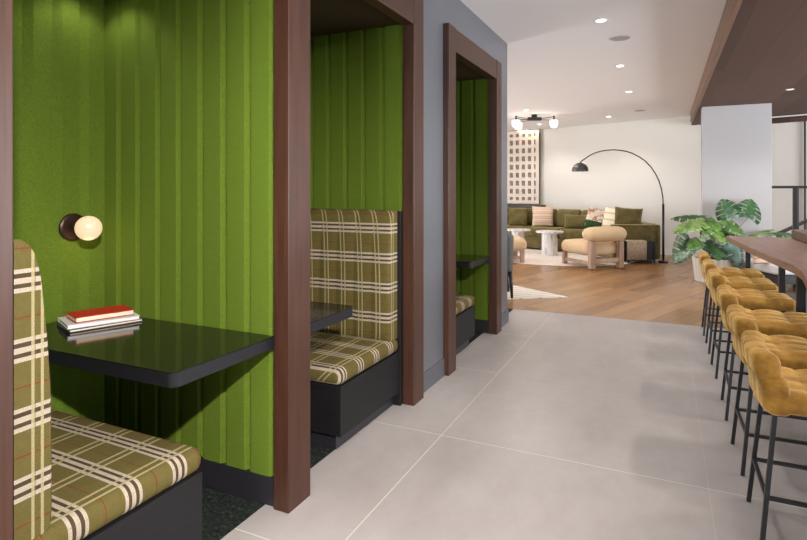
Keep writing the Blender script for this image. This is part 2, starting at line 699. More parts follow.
# grey corridor wall: solid piers between the booths and the band above them
for q in ((-2.9, XF, -5, B1[0] - 0.056, 0, CEIL), (-2.9, XJ - 0.085, B1[1] + 0.056, B2[0] - 0.056, 0, 2.52),
          (-2.9, XF, B2[1] + 0.056, B3[0] - 0.056, 0, CEIL), (-2.9, XF, B3[1] + 0.056, 5.80, 0, CEIL),
          (-2.9, -2.72, B1[0] - 0.056, B2[1] + 0.056, 0, 2.52), (-2.9, -2.72, B3[0] - 0.056, B3[1] + 0.056, 0, 2.52),
          (-2.9, XF, B1[0] - 0.056, B2[1] + 0.056, 2.53, CEIL), (-2.9, XF, B3[0] - 0.056, B3[1] + 0.056, 2.53, CEIL)):
    m = MB(); m.box(*q)
    structure(m.build('wall_left', M['grey_wall'], world='keep'))
m = MB()
m.box(XF - .01, XF + 0.012, -5, B1[0] - 0.165, 0, 0.132)
m.box(XF - .01, XF + 0.012, B2[1] + 0.16, B3[0] - 0.16, 0, 0.132)
m.box(XF - .01, XF + 0.012, B3[1] + 0.17, 5.812, 0, 0.132)
m.box(-2.9, XF + 0.012, 5.80, 5.812, 0, 0.132)
structure(m.build('baseboard_left', M['grey_base'], bevel=0.003, world='keep'))
# booth ceilings
for i, b in enumerate((B1, B2, B3)):
    m = MB(); m.box(-2.72, XJ - 0.082, b[0] - 0.055, b[1] + 0.055, 2.49, 2.53)
    structure(m.build('ceiling_booth', M['booth_ceiling'], world='keep'))
    m = MB()
    m.box(-2.71, XJ - 0.083, b[1] + .017, b[1] + .055, 0, 0.127)
    m.box(-2.71, XJ - 0.083, b[0] - .055, b[0] - .017, 0, 0.127)
    m.box(-2.71, XB, b[0] - .017, b[1] + .017, 0, 0.127)
    structure(m.build('baseboard_booth', M['black_base'], world='keep'))

# far slanted wall, lounge side wall, right wall, back wall; unseen windows added to bring in light
a = Vector((-8, wall_y(-8), 0)); b = Vector((7, wall_y(7), 0))
m = MB(); m.obox(a, b - a, -WN * 0.2, (0, 0, CEIL))
structure(m.build('wall_far', M['white_wall'], world='keep'))
m = MB(); m.obox(a + Vector((5, -0.385 * 5, 0)), (b - a) * (8.4 / 15), WN * 0.015, (0, 0, 0.14))
structure(m.build('baseboard_far', M['trim_white'], world='keep', bevel=.003))
m = MB()
for q in ((5.8, 7.2, 0, CEIL), (11.2, wall_y(-8), 0, CEIL), (7.2, 11.2, 0, .5), (7.2, 11.2, 2.6, CEIL)):
    m.box(-8.1, -8, *q)
structure(m.build('wall_lounge_left', M['white_wall'], world='keep'))
m = MB()
for q in ((7.2, 7.25, .5, 2.6), (11.15, 11.2, .5, 2.6), (7.25, 11.15, .5, .55), (7.25, 11.15, 2.55, 2.6), (9.18, 9.22, .55, 2.55)):
    m.box(-8.08, -8.02, *q)
structure(m.build('window_5', M['black_metal'], world='keep'))  # unseen window, added so light reaches the ceiling
m = MB(); m.box(-8.1, -2.9, 5.6, 5.8, 0, CEIL)
structure(m.build('wall_lounge_near', M['white_wall'], world='keep'))
# right wall: piers, sill band and head band round four unseen window openings
m = MB()
wy = [(-4.2, -1.4), (-0.6, 2.2), (3.0, 5.8), (6.6, 9.4)]
m.box(6.8, 7.0, -5, 11, 0, 0.5); m.box(6.8, 7.0, -5, 11, 2.6, CEIL)
ys = [-5] + [y for w in wy for y in w] + [11]
for k in range(0, len(ys), 2):
    m.box(6.8, 7.0, ys[k], ys[k + 1], 0.5, 2.6)
structure(m.build('wall_right', M['white_wall'], world='keep'))
for k, (y0, y1) in enumerate(wy):
    m = MB()
    for (u0, u1, z0, z1) in ((y0, y0 + .05, .5, 2.6), (y1 - .05, y1, .5, 2.6), (y0 + .05, y1 - .05, .5, .55), (y0 + .05, y1 - .05, 2.55, 2.6),
                             ((y0 + y1) / 2 - .025, (y0 + y1) / 2 + .025, .55, 2.55)):
        m.box(6.85, 6.92, u0, u1, z0, z1)
    structure(m.build('window_%d' % (k + 1), M['black_metal'], world='keep'))  # unseen windows, added to light the room from the right
m = MB()
for q in ((-2.9, -1.4, 0, CEIL), (.44, 7, 0, CEIL), (-1.4, .44, 0, .5), (-1.4, .44, 2.7, CEIL)):
    m.box(q[0], q[1], -5.2, -5, q[2], q[3])
structure(m.build('wall_back', M['white_wall'], world='keep'))
m = MB()
for q in ((-1.4, -1.35, .5, 2.7), (.39, .44, .5, 2.7), (-1.35, .39, .5, .55), (-1.35, .39, 2.65, 2.7), (-.5, -.46, .55, 2.65)):
    m.box(q[0], q[1], -5.12, -5.06, q[2], q[3])
structure(m.build('window_6', M['black_metal'], world='keep'))  # frame of the added window behind the camera

# timber soffit over the bar, white pier
m = MB(); m.prism([(0.50, -5), (6.8, -5), (6.8, wall_y(6.8)), (0.50, wall_y(.5))], 2.75, CEIL)
so = structure(m.build('ceiling_soffit', M['soffit'], world='keep'))
m = MB(); m.box(0.455, 0.50, -5, 12.4, 2.745, CEIL)
structure(m.build('trim_soffit', M['soffit_edge'], world='keep', bevel=0.004))
m = MB(); m.box(0.545, 1.50, 10.23, 10.55, 0, 2.75)
structure(m.build('wall_pier', M['column'], world='keep', bevel=0.004))
m = MB()
p0 = Vector((1.45, wall_y(1.45), 2.66)) + WN * 0.0
m.obox(p0, WD * 2.6, WN * 0.05, (0, 0, 0.085))
structure(m.build('trim_track', M['soffit'], world='keep'))
m = MB(); m.obox(p0 + WN * 0.36 + Vector((0, 0, 0.068)), WD * 2.6, WN * 0.04, (0, 0, 0.02))
structure(m.build('trim_track_rail', M['trim_white'], world='keep'))

# ------------------------------------------------------------------ walnut frames


def frame(name, label, openings, nears, top):
    r = thing(name, label, 'booth frame', (XJ - 0.05, openings[0][0] - 0.16, 0))
    for (y0, y1) in nears:
        x0 = XJ - 0.082
        mm = MB(); mm.box(x0, XJ, y0, y1, 0, top)
        mm.build('jamb', M['walnut'], r, bevel=0.003)
    for (y0, y1) in openings:
        mm = MB(); mm.box(XJ - 0.080, XJ - 0.002, y0, y1, 2.475, 2.655)
        mm.build('header', M['walnut_h'], r, bevel=0.003)
    return r


frame('booth_frame', 'dark walnut frame around the two booths nearest the camera', [B1, B2],
      [(B1[0] - .165, B1[0]), (B1[1], B2[0]), (B2[1], B2[1] + .16)], 2.80)
frame('booth_frame', 'dark walnut frame around the farthest booth, at the end of the grey wall', [B3],
      [(B3[0] - .16, B3[0]), (B3[1], B3[1] + .17)], 2.66)

# ------------------------------------------------------------------ felt linings


def felt_far(y, x0, x1, label, sgn=-1):
    """felt on a wall across the booth, facing -Y (sgn=-1) or +Y; plank seams every 0.142 m"""
    xs = []
    x = x1
    pts = []
    pitch = 0.1415
    edges = [x1]
    while edges[-1] > x0 + 0.01:
        edges.append(max(x0, edges[-1] - pitch))
    edges = edges[::-1]
    for l, r in zip(edges, edges[1:]):
        pts += [(l, 0.0), (max(l + .01, r - 0.038), 0.0), (r - .004, 0.028), (r - .004, .032), (r, 0.032)]
    y = y - sgn * .017
    poly = [(u, y - sgn * (v)) for u, v in pts] + [(x1, y - sgn * 0.0385), (x0, y - sgn * 0.0385)]
    mm = MB(); mm.prism(poly, 0.127, 2.49)
    return tag(mm.build('felt_panel', M['felt']), label, 'felt wall panel', 'green felt booth linings')


def felt_back(y0, y1, label):
    pitch = 0.1385
    edges = [y1]
    while edges[-1] > y0 + 0.01:
        edges.append(max(y0, edges[-1] - pitch))
    edges = edges[::-1]
    pts = []
    for l, r in zip(edges, edges[1:]):
        pts += [(l, -.034), (l + .006, -.034), (l + .006, -0.026), (min(r - .01, l + 0.052), 0.0), (r, 0.0)]
    poly = [(XB + v, u) for u, v in pts] + [(XB - .0365, y1), (XB - .0365, y0)]
    mm = MB(); mm.prism(poly, 0.127, 2.49)
    return tag(mm.build('felt_panel', M['felt']), label, 'felt wall panel', 'green felt booth linings')


XE = XJ - 0.083
felt_back(B1[0] - .017, B1[1] + .017, 'ribbed green felt panel behind the globe wall light')
felt_far(B1[1], XB, XE, 'ribbed green felt panel meeting the black table with the books')
felt_far(B1[0], XB, XE, 'ribbed green felt panel hidden behind the nearest plaid bench', 1)
felt_back(B2[0] - .017, B2[1] + .017, 'ribbed green felt panel deep inside the middle booth')
felt_far(B2[1], XB, XE, 'ribbed green felt panel above the tall plaid bench back')
felt_far(B2[0], XB, XE, 'ribbed green felt panel carrying the table of the middle booth', 1)
felt_back(B3[0] - .017, B3[1] + .017, 'ribbed green felt panel deep inside the farthest booth')
felt_far(B3[1], XB, XE, 'ribbed green felt panel beside the table of the farthest booth')
felt_far(B3[0], XB, XE, 'ribbed green felt panel behind the bench of the farthest booth', 1)

# ------------------------------------------------------------------ benches


def bench(y0, s, label, D):
    """s=+1: back against the near partition, seat facing away; s=-1 mirrored"""
    r = thing('plaid_bench', label, 'booth bench', (-2.1, y0, 0), 'plaid booth benches')
    XW, XR = XB + .004, -1.5545

    def Y(v):
        return y0 + s * v
    mm = MB(); mm.box(XW, XR + 0.003, *sorted((Y(0.002), Y(0.034))), 0.0, 1.275 - 0.012)
    mm.build('back_board', M['bench_black'], r, bevel=0.002)
    mm = MB(); mm.box(XW, XR - 0.004, *sorted((Y(0.034), Y(D - 0.012))), 0.085, 0.352)
    mm.build('base', M['bench_black'], r, bevel=0.002)
    mm = MB(); mm.box(XW, XR - 0.05, *sorted((Y(0.034), Y(D - 0.04))), 0.0, 0.085)
    mm.build('toe_kick', M['black_base'], r)
    # seat cushion: crowned, rounded on the free edges
    mm = MB()
    W = XR - XW

    def dsp(p, n):
        t = 0.012 * (1 - (2 * p.x / W) ** 2) * (1 - (2 * p.y / (D - .03)) ** 2)
        return Vector((p.x, p.y, p.z + (t if p.z > 0 else 0)))
    mm.rbox(((XW + XR) / 2, Y((D + 0.034) / 2), 0.352 + 0.046), (W, D - 0.034, 0.092), 0.040, 14, dsp)
    mm.build('seat_cushion', M['plaid_seat'], r, smooth=True)
    # back cushion: one upholstered slab, soft top, shallow upright channels
    mm = MB()
    prof = [(0.034, 0.44), (0.145, 0.44), (0.157, 0.452), (0.160, 0.50), (0.160, 0.66), (0.157, 0.84), (0.148, 0.97), (0.142, 1.03), (0.135, 1.095), (0.129, 1.15),
            (0.120, 1.19), (0.108, 1.225), (0.092, 1.25), (0.068, 1.266), (0.034, 1.27)]
    xr = XR - 0.018
    nx = 96
    cols_ = []
    for i in range(nx + 1):
        x = XW + (xr - XW) * i / nx
        dist = min((x - XW), (xr - x))
        k = 1 - 0.014 * math.exp(-dist / 0.008)
        ch = abs(math.sin(PI * (xr - x) / 0.132)) ** 0.45
        ring = []
        for (v, z) in prof:
            e = (v - 0.034) / 0.138
            vv = 0.034 + (v - 0.034) * k - (0.016 * (1 - ch) * e)
            ring.append(mm.bm.verts.new((x, Y(vv), z)))
        cols_.append(ring)
    n = len(prof)
    for a_, b_ in zip(cols_, cols_[1:]):
        for j in range(n):
            mm.bm.faces.new((a_[j], a_[(j + 1) % n], b_[(j + 1) % n], b_[j]))
    mm.bm.faces.new(cols_[0]); mm.bm.faces.new(cols_[-1][::-1])
    o = mm.build('back_cushion', M['plaid_back' if s > 0 else 'plaid_back_near'], r, smooth=True)
    for f in (o.data.polygons[-1], o.data.polygons[-2]):
        f.use_smooth = False
    return r


bench(B1[0] + 0.014, 1, 'olive plaid bench nearest the camera, seen from the end of its back', .71)
bench(B2[1] - 0.003, -1, 'olive plaid bench in the middle booth, its tall back facing the camera', .765)
bench(B3[0] + 0.014, 1, 'olive plaid bench in the farthest booth, only its seat corner in view', .745)

# ------------------------------------------------------------------ booth tables


def table(ya, yb, corner_y, label):
    """ya = felt side, corner_y = free edge"""
    r = thing('wall_table', label, 'table', (-2.1, ya, 0.71), 'black wall mounted booth tables')
    x0, x1, rr = XB + .003, -1.545, 0.035
    s = 1 if ya > corner_y else -1
    c = (x1 - rr, corner_y + s * rr)
    arc = [(c[0] + rr * math.cos(t), c[1] - s * rr * math.sin(t)) for t in [PI / 2 * i / 8 for i in range(9)]]
    poly = [(x0, ya), (x1, ya)] + arc + [(x0, corner_y)]
    mm = MB(); mm.prism(poly, 0.757, 0.762)
    mm.build('table_top', M['table_black'], r)
    mm = MB(); mm.prism(poly, 0.708, 0.757)
    mm.build('edge_band', M['table_edge'], r)
    for x in (-2.45, -1.9):
        mm = MB()
        mm.prism([(ya - s * .002, 0.708), (ya - s * 0.34, 0.708), (ya - s * 0.34, 0.69), (ya - s * .002, 0.60)], x - .02, x + .02, 'YZX')
        mm.build('wall_bracket', M['black_metal'], r)
    return r


table(B1[1] - .003, None, 1.405, 'gloss black wall table holding the stack of books')
table(B2[0] + .003, None, 2.652, 'gloss black wall table in front of the tall plaid bench back')
table(B3[1] - .003, None, 4.70, 'gloss black wall table in the farthest booth')

# ------------------------------------------------------------------ books


def book(name, label, c, L, W, H, ang, cover, z):
    r = thing(name, label, 'book', (c[0], c[1], z), 'books stacked on the booth table', ang)
    t = 0.0035
    mm = MB()
    mm.box(-L / 2, L / 2, -W / 2, W / 2, 0, t); mm.box(-L / 2, L / 2, -W / 2, W / 2, H - t, H)
    mm.box(-L / 2, L / 2, W / 2 - t, W / 2, t, H - t)
    mm.build('cover', cover, r, world=False, bevel=0.001)
    mm = MB(); mm.box(-L / 2 + .004, L / 2 - .004, -W / 2 + .004, W / 2 - t, t, H - t)
    mm.build('pages', M['pages'] if cover is not M['book_grey'] else M['trim_white'], r, world=False)
    return r


book('slate_book', 'slim dark slate book at the bottom of the book stack', (-2.445, 1.785), 0.315, 0.215, 0.014, 1.17 + .06, M['book_dark'], 0.763)
book('silver_book', 'silver grey book with white pages under the red book', (-2.447, 1.780), 0.305, 0.215, 0.018, 1.17, M['book_grey'], 0.778)
book('red_book', 'bright red book on top of the stack on the black table', (-2.438, 1.782), 0.252, 0.155, 0.026, 1.22, M['book_red'], 0.797)

# ------------------------------------------------------------------ wall light
r = thing('globe_wall_light', 'opal globe wall light on a dark bronze disc, on green felt', 'wall light', (XB, 1.795, 1.215))
rot = Matrix.Translation((XB, 1.795, 1.215)) @ Matrix.Rotation(PI / 2, 4, 'Y')
m = MB(); m.lathe([(0.066, 0.0), (0.068, 0.004), (0.068, 0.016), (0.060, 0.021), (0, 0.021)], 36); m.xform(rot)
plate = m.build('back_plate', M['bronze'], r, smooth=False)
m = MB(); m.lathe([(0.012, 0.02), (0.012, 0.045), (0.030, 0.047), (0.032, 0.062), (0, 0.062)], 24); m.xform(rot)
m.build('lamp_holder', M['bronze'], plate, smooth=False)
m = MB(); m.sphere((XB + 0.116, 1.803, 1.213), 0.060, 32)
m.build('globe', M['globe'], r, smooth=True)


def lamp(name, kind, loc, energy, color=(1, .9, .8), parent=None, size=0.05, rot=None, spot=None, blend=0.5, sy=None):
    d = bpy.data.lights.new(name, kind)
    d.energy = energy
    d.color = color
    if kind == 'AREA':
        d.size = size
        if sy:
            d.shape = 'RECTANGLE'
            d.size_y = sy
    else:
        d.shadow_soft_size = size
    if kind == 'SPOT':
        d.spot_size = math.radians(spot or 100)
        d.spot_blend = blend
    o = bpy.data.objects.new(name, d)
    COL.objects.link(o)
    if parent:
        o.parent = parent
        o.location = Vector(loc) - parent.location
    else:
        o.location = loc
    if rot:
        o.rotation_euler = rot
    return o


lamp('globe_bulb', 'POINT', (XB + 0.13, 1.795, 1.11), 0.5, (1, .72, .42), r, 0.05)

# ------------------------------------------------------------------ ceiling fixtures


def downlight(x, y, z, label, power, spot=130, rad=0.055, group='ceiling downlights', blend=.6, soft=.06, lens='lens'):
    r = thing('ceiling_downlight', label, 'ceiling light', (x, y, z - 0.006), group)
    mm = MB(); mm.lathe([(rad * 0.78, 0.006), (rad * 0.78, -0.001), (rad, 0.0), (rad * 1.12, 0.004), (rad * 1.12, 0.006)], 28, (x, y, z - 0.006))
    mm.build('trim_ring', M['trim_white'], r, smooth=False)
    mm = MB(); mm.lathe([(0, 0.0015), (rad * 0.78, 0.0015), (rad * 0.78, 0.004), (0, 0.004)], 28, (x, y, z - 0.006))
    mm.build('lens', M[lens], r)
    if power:
        lamp('downlight_lamp', 'SPOT', (x, y, z - 0.03), power, (1, .93, .86), r, soft, None, spot, blend)
    return r


DL = 55
for (x, y, lab, pw) in ((-0.528, 5.345, 'round downlight in the white ceiling, nearest and brightest one in view', DL),
                        (-0.507, 7.40, 'round downlight in the white ceiling, second from the camera', DL),
                        (-0.512, 9.41, 'round downlight in the white ceiling, third from the camera', DL),
                        (-1.076, 12.40, 'round downlight close to the far wall, right of the globe light fixture', DL),
                        (-2.436, 10.74, 'round downlight just above the left globe of the globe fixture', DL),
                        (-2.675, 13.2, 'small round downlight close in front of the lattice screen', DL),
                        (-0.5, 3.3, 'round downlight above the middle booth, out of frame', DL),
                        (-0.5, 1.3, 'round downlight above the nearest booth, out of frame', DL * .6)):
    downlight(x, y, CEIL, lab, pw)
for (x, y, pw, lab) in ((1.515, 8.94, 70, 'small downlight in the dark timber soffit'),
                        (1.515, 6.4, 70, 'downlight in the timber soffit over the far end of the bar'),
                        (1.515, 3.9, 70, 'downlight in the timber soffit over the middle of the bar'),
                        (1.515, 1.5, 70, 'downlight in the timber soffit over the near end of the bar')):
    downlight(x, y, 2.75, lab, pw, rad=0.045, lens='lens_dim')
kr = downlight(.95, -0.57, 2.75, 'adjustable downlight in the timber soffit behind the camera, turned to the booths', 0, 150, 0.07)
kd = (Vector((-1.70, 2.05, .50)) - Vector((.95, -.57, 2.71))).normalized()
lamp('downlight_lamp', 'SPOT', (.95, -0.57, 2.71), 1150, (1, .94, .88), kr, .05, kd.to_track_quat('-Z', 'Y').to_euler(), 62, 1.0)
# booth lights
downlight(-2.50, 1.78, 2.49, 'booth downlight above the wall light, out of frame', 7, 116, 0.04, 'booth downlights', .5, .03)

for (x, y, rr, lab) in ((-0.415, 6.06, 0.095, 'larger round grey ceiling speaker between two downlights'),
                        (-0.444, 11.75, 0.10, 'distant round grey ceiling speaker near the far wall')):
    r = thing('ceiling_speaker', lab, 'speaker', (x, y, CEIL - 0.008), 'ceiling speakers')
    mm = MB(); mm.lathe([(rr, 0.008), (rr, 0.002), (rr * .93, 0.0), (rr * .93, 0.003), (0, 0.003)], 36, (x, y, CEIL - 0.008))
    mm.build('grille', M['speaker'], r)

# globe pendant
A = LD(2.31, 11.4); B = LD(3.09, 11.4); Cc = LD(2.69, 11.4)
r = thing('globe_light_fixture', 'black twin arm ceiling fixture with lit opal glass globes', 'ceiling light', (Cc.x, Cc.y, 2.66))
ax = (B - A).normalized()
m = MB()
m.obox(Cc - ax * .14 - Vector((-ax.y, ax.x, 0)) * .05 + Vector((0, 0, 2.825)), ax * .28, Vector((-ax.y, ax.x, 0)) * .10, (0, 0, .065))
m.box(Cc.x - .05, Cc.x + .05, Cc.y - .05, Cc.y + .05, 2.88, CEIL - .001)
m.build('canopy', M['black_metal'], r, bevel=.005)
for P_ in (A, B, LD(2.44, 11.8)):
    m = MB()
    e = (P_ - Cc)
    m.tube([Cc + e * t + Vector((0, 0, 2.862 + 0.05 * t * t)) for t in (0.2, .4, .6, .8, 1)], 0.006, 8)
    m.tube([Cc + e * t + Vector((0, 0, 2.845 - 0.01 * t)) for t in (0.2, .6, 1)], 0.006, 8)
    m.tube([P_ + Vector((0, 0, 2.83)), P_ + Vector((0, 0, 2.925))], 0.016, 10)
    m.build('arm', M['black_metal'], r)
    m = MB()
    m.lathe([(0, -.085), (.03, -.08), (.058, -.066), (.078, -.03), (.082, .0), (.082, .06), (.074, .076), (.03, .08), (0, .08)], 24, P_ + Vector((0, 0, 2.758)))
    m.build('globe', M['globe_bright'], r, smooth=True)
lamp('globe_bulb', 'POINT', LD(2.69, 11.3, 2.5), 6, (1, .9, .78), r, .1)

# ------------------------------------------------------------------ bar counter
edge = [(0.60, 6.98), (0.625, 6.55), (0.655, 6.0), (0.675, 5.55), (0.715, 5.15), (0.745, 4.80), (0.775, 4.45), (0.765, 4.15), (0.735, 3.9),
        (0.69, 3.6), (0.665, 3.3), (0.67, 2.9), (0.70, 2.4), (0.68, 1.9), (0.66, 1.3)]
r = thing('bar_counter', 'long walnut bar counter with a wavy live edge, on black posts', 'bar counter', (1.1, 4.5, 0))
m = MB()
poly = edge + [(1.75, 1.3), (1.75, 6.98)]
m.prism(poly, 0.842, 0.90)
o = m.build('counter_top', M['counter'], r, bevel=0.006)
o.data.materials.append(M['counter_edge'])
for f in o.data.polygons:
    if abs(f.normal.z) < .5:
        f.material_index = 1
for (x, y, w) in ((0.775, 6.70, .042), (1.55, 6.7, .05), (0.845, 4.62, .05), (0.80, 5.02, .04), (0.80, 3.83, .05), (1.6, 3.8, .05), (0.80, 1.8, .05), (1.6, 1.8, .05)):
    m = MB(); m.box(x - w / 2, x + w / 2, y - w / 2, y + w / 2, .0105 if x > 1 and 5.4 < y < 9 else 0, .842)
    m.build('leg', M['black_metal'], r, bevel=.002)

m = MB(); m.box(1.19, 1.62, 5.5, 6.95, 0.901, 0.99)
tag(m.build('wooden_block', M['block'], bevel=.006), 'dark walnut raised block standing on the far end of the bar counter', 'wooden block')

# ------------------------------------------------------------------ bar stools


def stool_first():
    r = thing('bar_stool', 'x', 'bar stool', (0, 0, 0), 'gold velvet bar stools')
    # seat: quilted pad, local x from -0.21 (corridor) to 0.27 (bar), y +-0.215
    sx, sy, sz = 0.50, 0.425, 0.085
    mm = MB()

    def quilt(p, n):
        cx = abs(math.sin(PI * (p.x / sx + .5) * 3)) ** .35
        cy = abs(math.sin(PI * (p.y / sy + .5) * 4 + 0.3 * math.sin(PI * (p.x / sx + .5) * 3))) ** .35
        q = cx * cy
        a = 0.019 * (q - 0.75)
        return p + Vector((n.x * a * .7, n.y * a * .5, n.z * a if n.z > -0.2 else 0))
    mm.rbox((0.04, 0, 0.582), (sx, sy, sz), 0.038, 30, quilt)
    mm.build('seat', M['gold'], r, smooth=True, world=False)
    # low wrap-around back: two stacked channel rolls, curved in plan
    mm = MB()
    for (z, hh, th, xo) in ((0.716, 0.105, 0.084, -0.210), (0.607, 0.15, 0.090, -0.182)):
        L = 0.43

        def curve(p, n, z=z, hh=hh):
            y = p.y
            ch = abs(math.sin(PI * (y / L + .5) * 4)) ** .4
            a = 0.009 * (ch - .7)
            x = p.x + n.x * a + 0.55 * max(0, abs(y) - 0.05) ** 2 * 1.5
            return Vector((x - 0.10 * (p.z), y + 0, p.z + n.z * a))
        mm.rbox((xo, 0, z), (th, L, hh), 0.032, 28, curve)
    mm.build('backrest', M['gold'], r, smooth=True, world=False)
    mm = MB()
    for y in (-.15, .15):
        mm.box(-.17, .22, y - .01, y + .01, 0.525, 0.545)
    for x in (-.17, .21):
        mm.box(x - .01, x + .01, -.15, .15, 0.525, 0.545)
    mm.build('seat_frame', M['black_metal'], r, world=False)
    top = {(-1, -1): (-.165, -.15), (-1, 1): (-.165, .15), (1, -1): (.205, -.15), (1, 1): (.205, .15)}
    foot = {(-1, -1): (-.215, -.185), (-1, 1): (-.215, .185), (1, -1): (.235, -.185), (1, 1): (.235, .185)}

    def at(k, z):
        t = 1 - z / .535
        a_, b_ = top[k], foot[k]
        return Vector((a_[0] + (b_[0] - a_[0]) * t, a_[1] + (b_[1] - a_[1]) * t, z))
    for k in top:
        mm = MB(); mm.bar(at(k, 0.001), at(k, .535), .0165, up=(0, 1, 0))
        mm.build('leg', M['black_metal'], r, world=False)
    for a_, b_ in (((-1, -1), (-1, 1)), ((1, -1), (1, 1)), ((-1, -1), (1, -1)), ((-1, 1), (1, 1))):
        mm = MB(); mm.bar(at(a_, .20), at(b_, .20), .014)
        mm.build('footrest', M['black_metal'], r, world=False)
    return r


names = ['gold velvet bar stool nearest the camera, cut by the right edge of the photo',
         'gold velvet bar stool, second from the camera along the counter',
         'gold velvet bar stool, third from the camera along the counter',
         'gold velvet bar stool, fourth from the camera along the counter',
         'gold velvet bar stool, fifth from the camera, next to the last one',
         'gold velvet bar stool farthest from the camera, next to the planter']
st0 = stool_first()
for i, (y, lab) in enumerate(zip((2.735, 3.36, 4.065, 4.90, 5.585, 6.235), names)):
    s_ = st0 if i == 0 else copy_tree(st0)
    s_.location = (0.555, y, 0)
    s_.rotation_euler.z = (0.0, 0.02, -0.02, 0.015, 0.0, -0.02)[i]
    s_['label'] = lab

# ------------------------------------------------------------------ lounge: rugs
c0 = LD(3.24, 11.8)
m = MB()
m.lathe([(0, 0.001), (1.62, 0.001), (1.63, 0.006), (1.62, 0.012), (0, 0.012)], 72, (c0.x, c0.y, 0))
tag(m.build('round_rug', M['rug']), 'large round cream rug under the armchairs and drum tables', 'rug')
m = MB(); m.prism([(-1.143, 7.452), (-2.08, 8.061), (-3.6, 8.95), (-4.4, 7.6), (-3.0, 6.75), (-1.95, 6.9)], 0.001, 0.010)
tag(m.build('angular_rug', M['stripe_rug']), 'pointed cream rug with thin lines beside the grey chair', 'rug')

# ------------------------------------------------------------------ lounge: sofa along a bent path
cur = Vector((4.545, 10.8)); ang = PI / 2
seq = [(1.0, 0)] + [(0.06, math.radians(44) / 8)] * 8 + [(3.0, 0)]
samples = [(cur.copy(), ang)]
for ln, da in seq:
    steps = max(1, int(ln / .05))
    for _ in range(steps):
        ang += da / steps
        cur = cur + Vector((math.cos(ang), math.sin(ang))) * (ln / steps)
        samples.append((cur.copy(), ang))
TOT = sum(l for l, _ in seq)


def path(t):
    f = max(0, min(1, t / TOT)) * (len(samples) - 1)
    i = min(int(f), len(samples) - 2)
    k = f - i
    p = samples[i][0].lerp(samples[i + 1][0], k)
    a_ = samples[i][1] * (1 - k) + samples[i + 1][1] * k
    return p, Vector((math.sin(a_), -math.cos(a_)))     # right normal = outer (back) side


def sweep(mb, prof, t0, t1, n=10, puff=0.0):
    rings = []
    cz = sum(z for _, z in prof) / len(prof); co = sum(o_ for o_, _ in prof) / len(prof)
    for i in range(n + 1):
        f = i / n
        p, nr = path(t0 + (t1 - t0) * f)
        k = 1.0
        if puff:
            e = min(f, 1 - f) * (t1 - t0)
            k = 1 - puff * max(0, 1 - e / .06) ** 2
        rings.append([mb.bm.verts.new(LD(*(p + nr * (co + (o_ - co) * k)), cz + (z - cz) * k)) for o_, z in prof])
    q = len(prof)
    for a_, b_ in zip(rings, rings[1:]):
        for j in range(q):
            mb.bm.faces.new((a_[j], a_[(j + 1) % q], b_[(j + 1) % q], b_[j]))
    mb.bm.faces.new(rings[0]); mb.bm.faces.new(rings[-1][::-1])


def rrect(o0, o1, z0, z1, r_, n=4, lean=0.0):
    pts = []
    for (cx, cz, a0) in ((o1 - r_, z1 - r_, 0), (o0 + r_, z1 - r_, 90), (o0 + r_, z0 + r_, 180), (o1 - r_, z0 + r_, 270)):
        for i in range(n + 1):
            a_ = math.radians(a0 + 90 * i / n)
            z = cz + r_ * math.sin(a_)
            pts.append((cx + r_ * math.cos(a_) + lean * (z - z0), z))
    return pts


p0, _ = path(0)
r = thing('sectional_sofa', 'long olive velvet sectional sofa bending along the far wall', 'sofa', LD(3.6, 12.4))
m = MB(); sweep(m, rrect(-.46, .46, .05, .31, .02), 0.02, TOT, 40)
m.build('base', M['olive'], r, smooth=False)
m = MB(); sweep(m, rrect(-.47, .47, .045, .725, .035), 0.0, 0.20, 6, 0.03)
m.build('arm', M['olive'], r, smooth=False, bevel=.01)
m = MB(); sweep(m, rrect(.24, .47, .30, .735, .05), 0.19, TOT, 40)
m.build('backrest', M['olive'], r, smooth=False)
cuts = [0.21, 1.24, 2.2, 3.15, TOT]
for t0, t1 in zip(cuts, cuts[1:]):
    m = MB(); sweep(m, rrect(-.49, .22, .305, .53, .07), t0 + .006, t1 - .006, 14, 0.12)
    m.build('seat_cushion', M['olive'], r, smooth=True)
cuts = [0.55, 1.35, 1.98, 2.62, 3.26, 3.9, TOT]
for t0, t1 in zip(cuts, cuts[1:]):
    m = MB(); sweep(m, rrect(.02, .25, .52, .95, .09, lean=.10), t0 + .012, t1 - .012, 12, 0.25)
    m.build('back_cushion', M['olive'], r, smooth=True)


def pillow(name, label, mat, lat, d, z, w, h, t, face, lean=0.25, roll=0.0, group='pillows on the sofa'):
    """face = heading in lounge axes (radians) the pillow's front looks to; origin at its centre"""
    mm = MB()
    n = 14
    V = {}
    for sgn in (1, -1):
        for i in range(n + 1):
            for j in range(n + 1):
                u, v = 2 * i / n - 1, 2 * j / n - 1
                rim = i in (0, n) or j in (0, n)
                if rim and sgn < 0:
                    V[sgn, i, j] = V[1, i, j]
                    continue
                k = ((1 - u * u) * (1 - v * v)) ** 0.42
                pin = 1 - 0.07 * (1 - abs(v) ** 2) * (abs(u) ** 3)
                pin2 = 1 - 0.07 * (1 - abs(u) ** 2) * (abs(v) ** 3)
                V[sgn, i, j] = mm.bm.verts.new((u * w / 2 * pin, sgn * t / 2 * k, v * h / 2 * pin2))
    for sgn in (1, -1):
        for i in range(n):
            for j in range(n):
                q = [V[sgn, i, j], V[sgn, i + 1, j], V[sgn, i + 1, j + 1], V[sgn, i, j + 1]]
                mm.bm.faces.new(q if sgn < 0 else q[::-1])
    o = mm.build(name, mat, None, smooth=True, world='keep')
    o.location = LD(lat, d, z)
    o.rotation_euler = (-lean, roll, YAW + face + PI / 2)
    return tag(o, label, 'cushion', group)


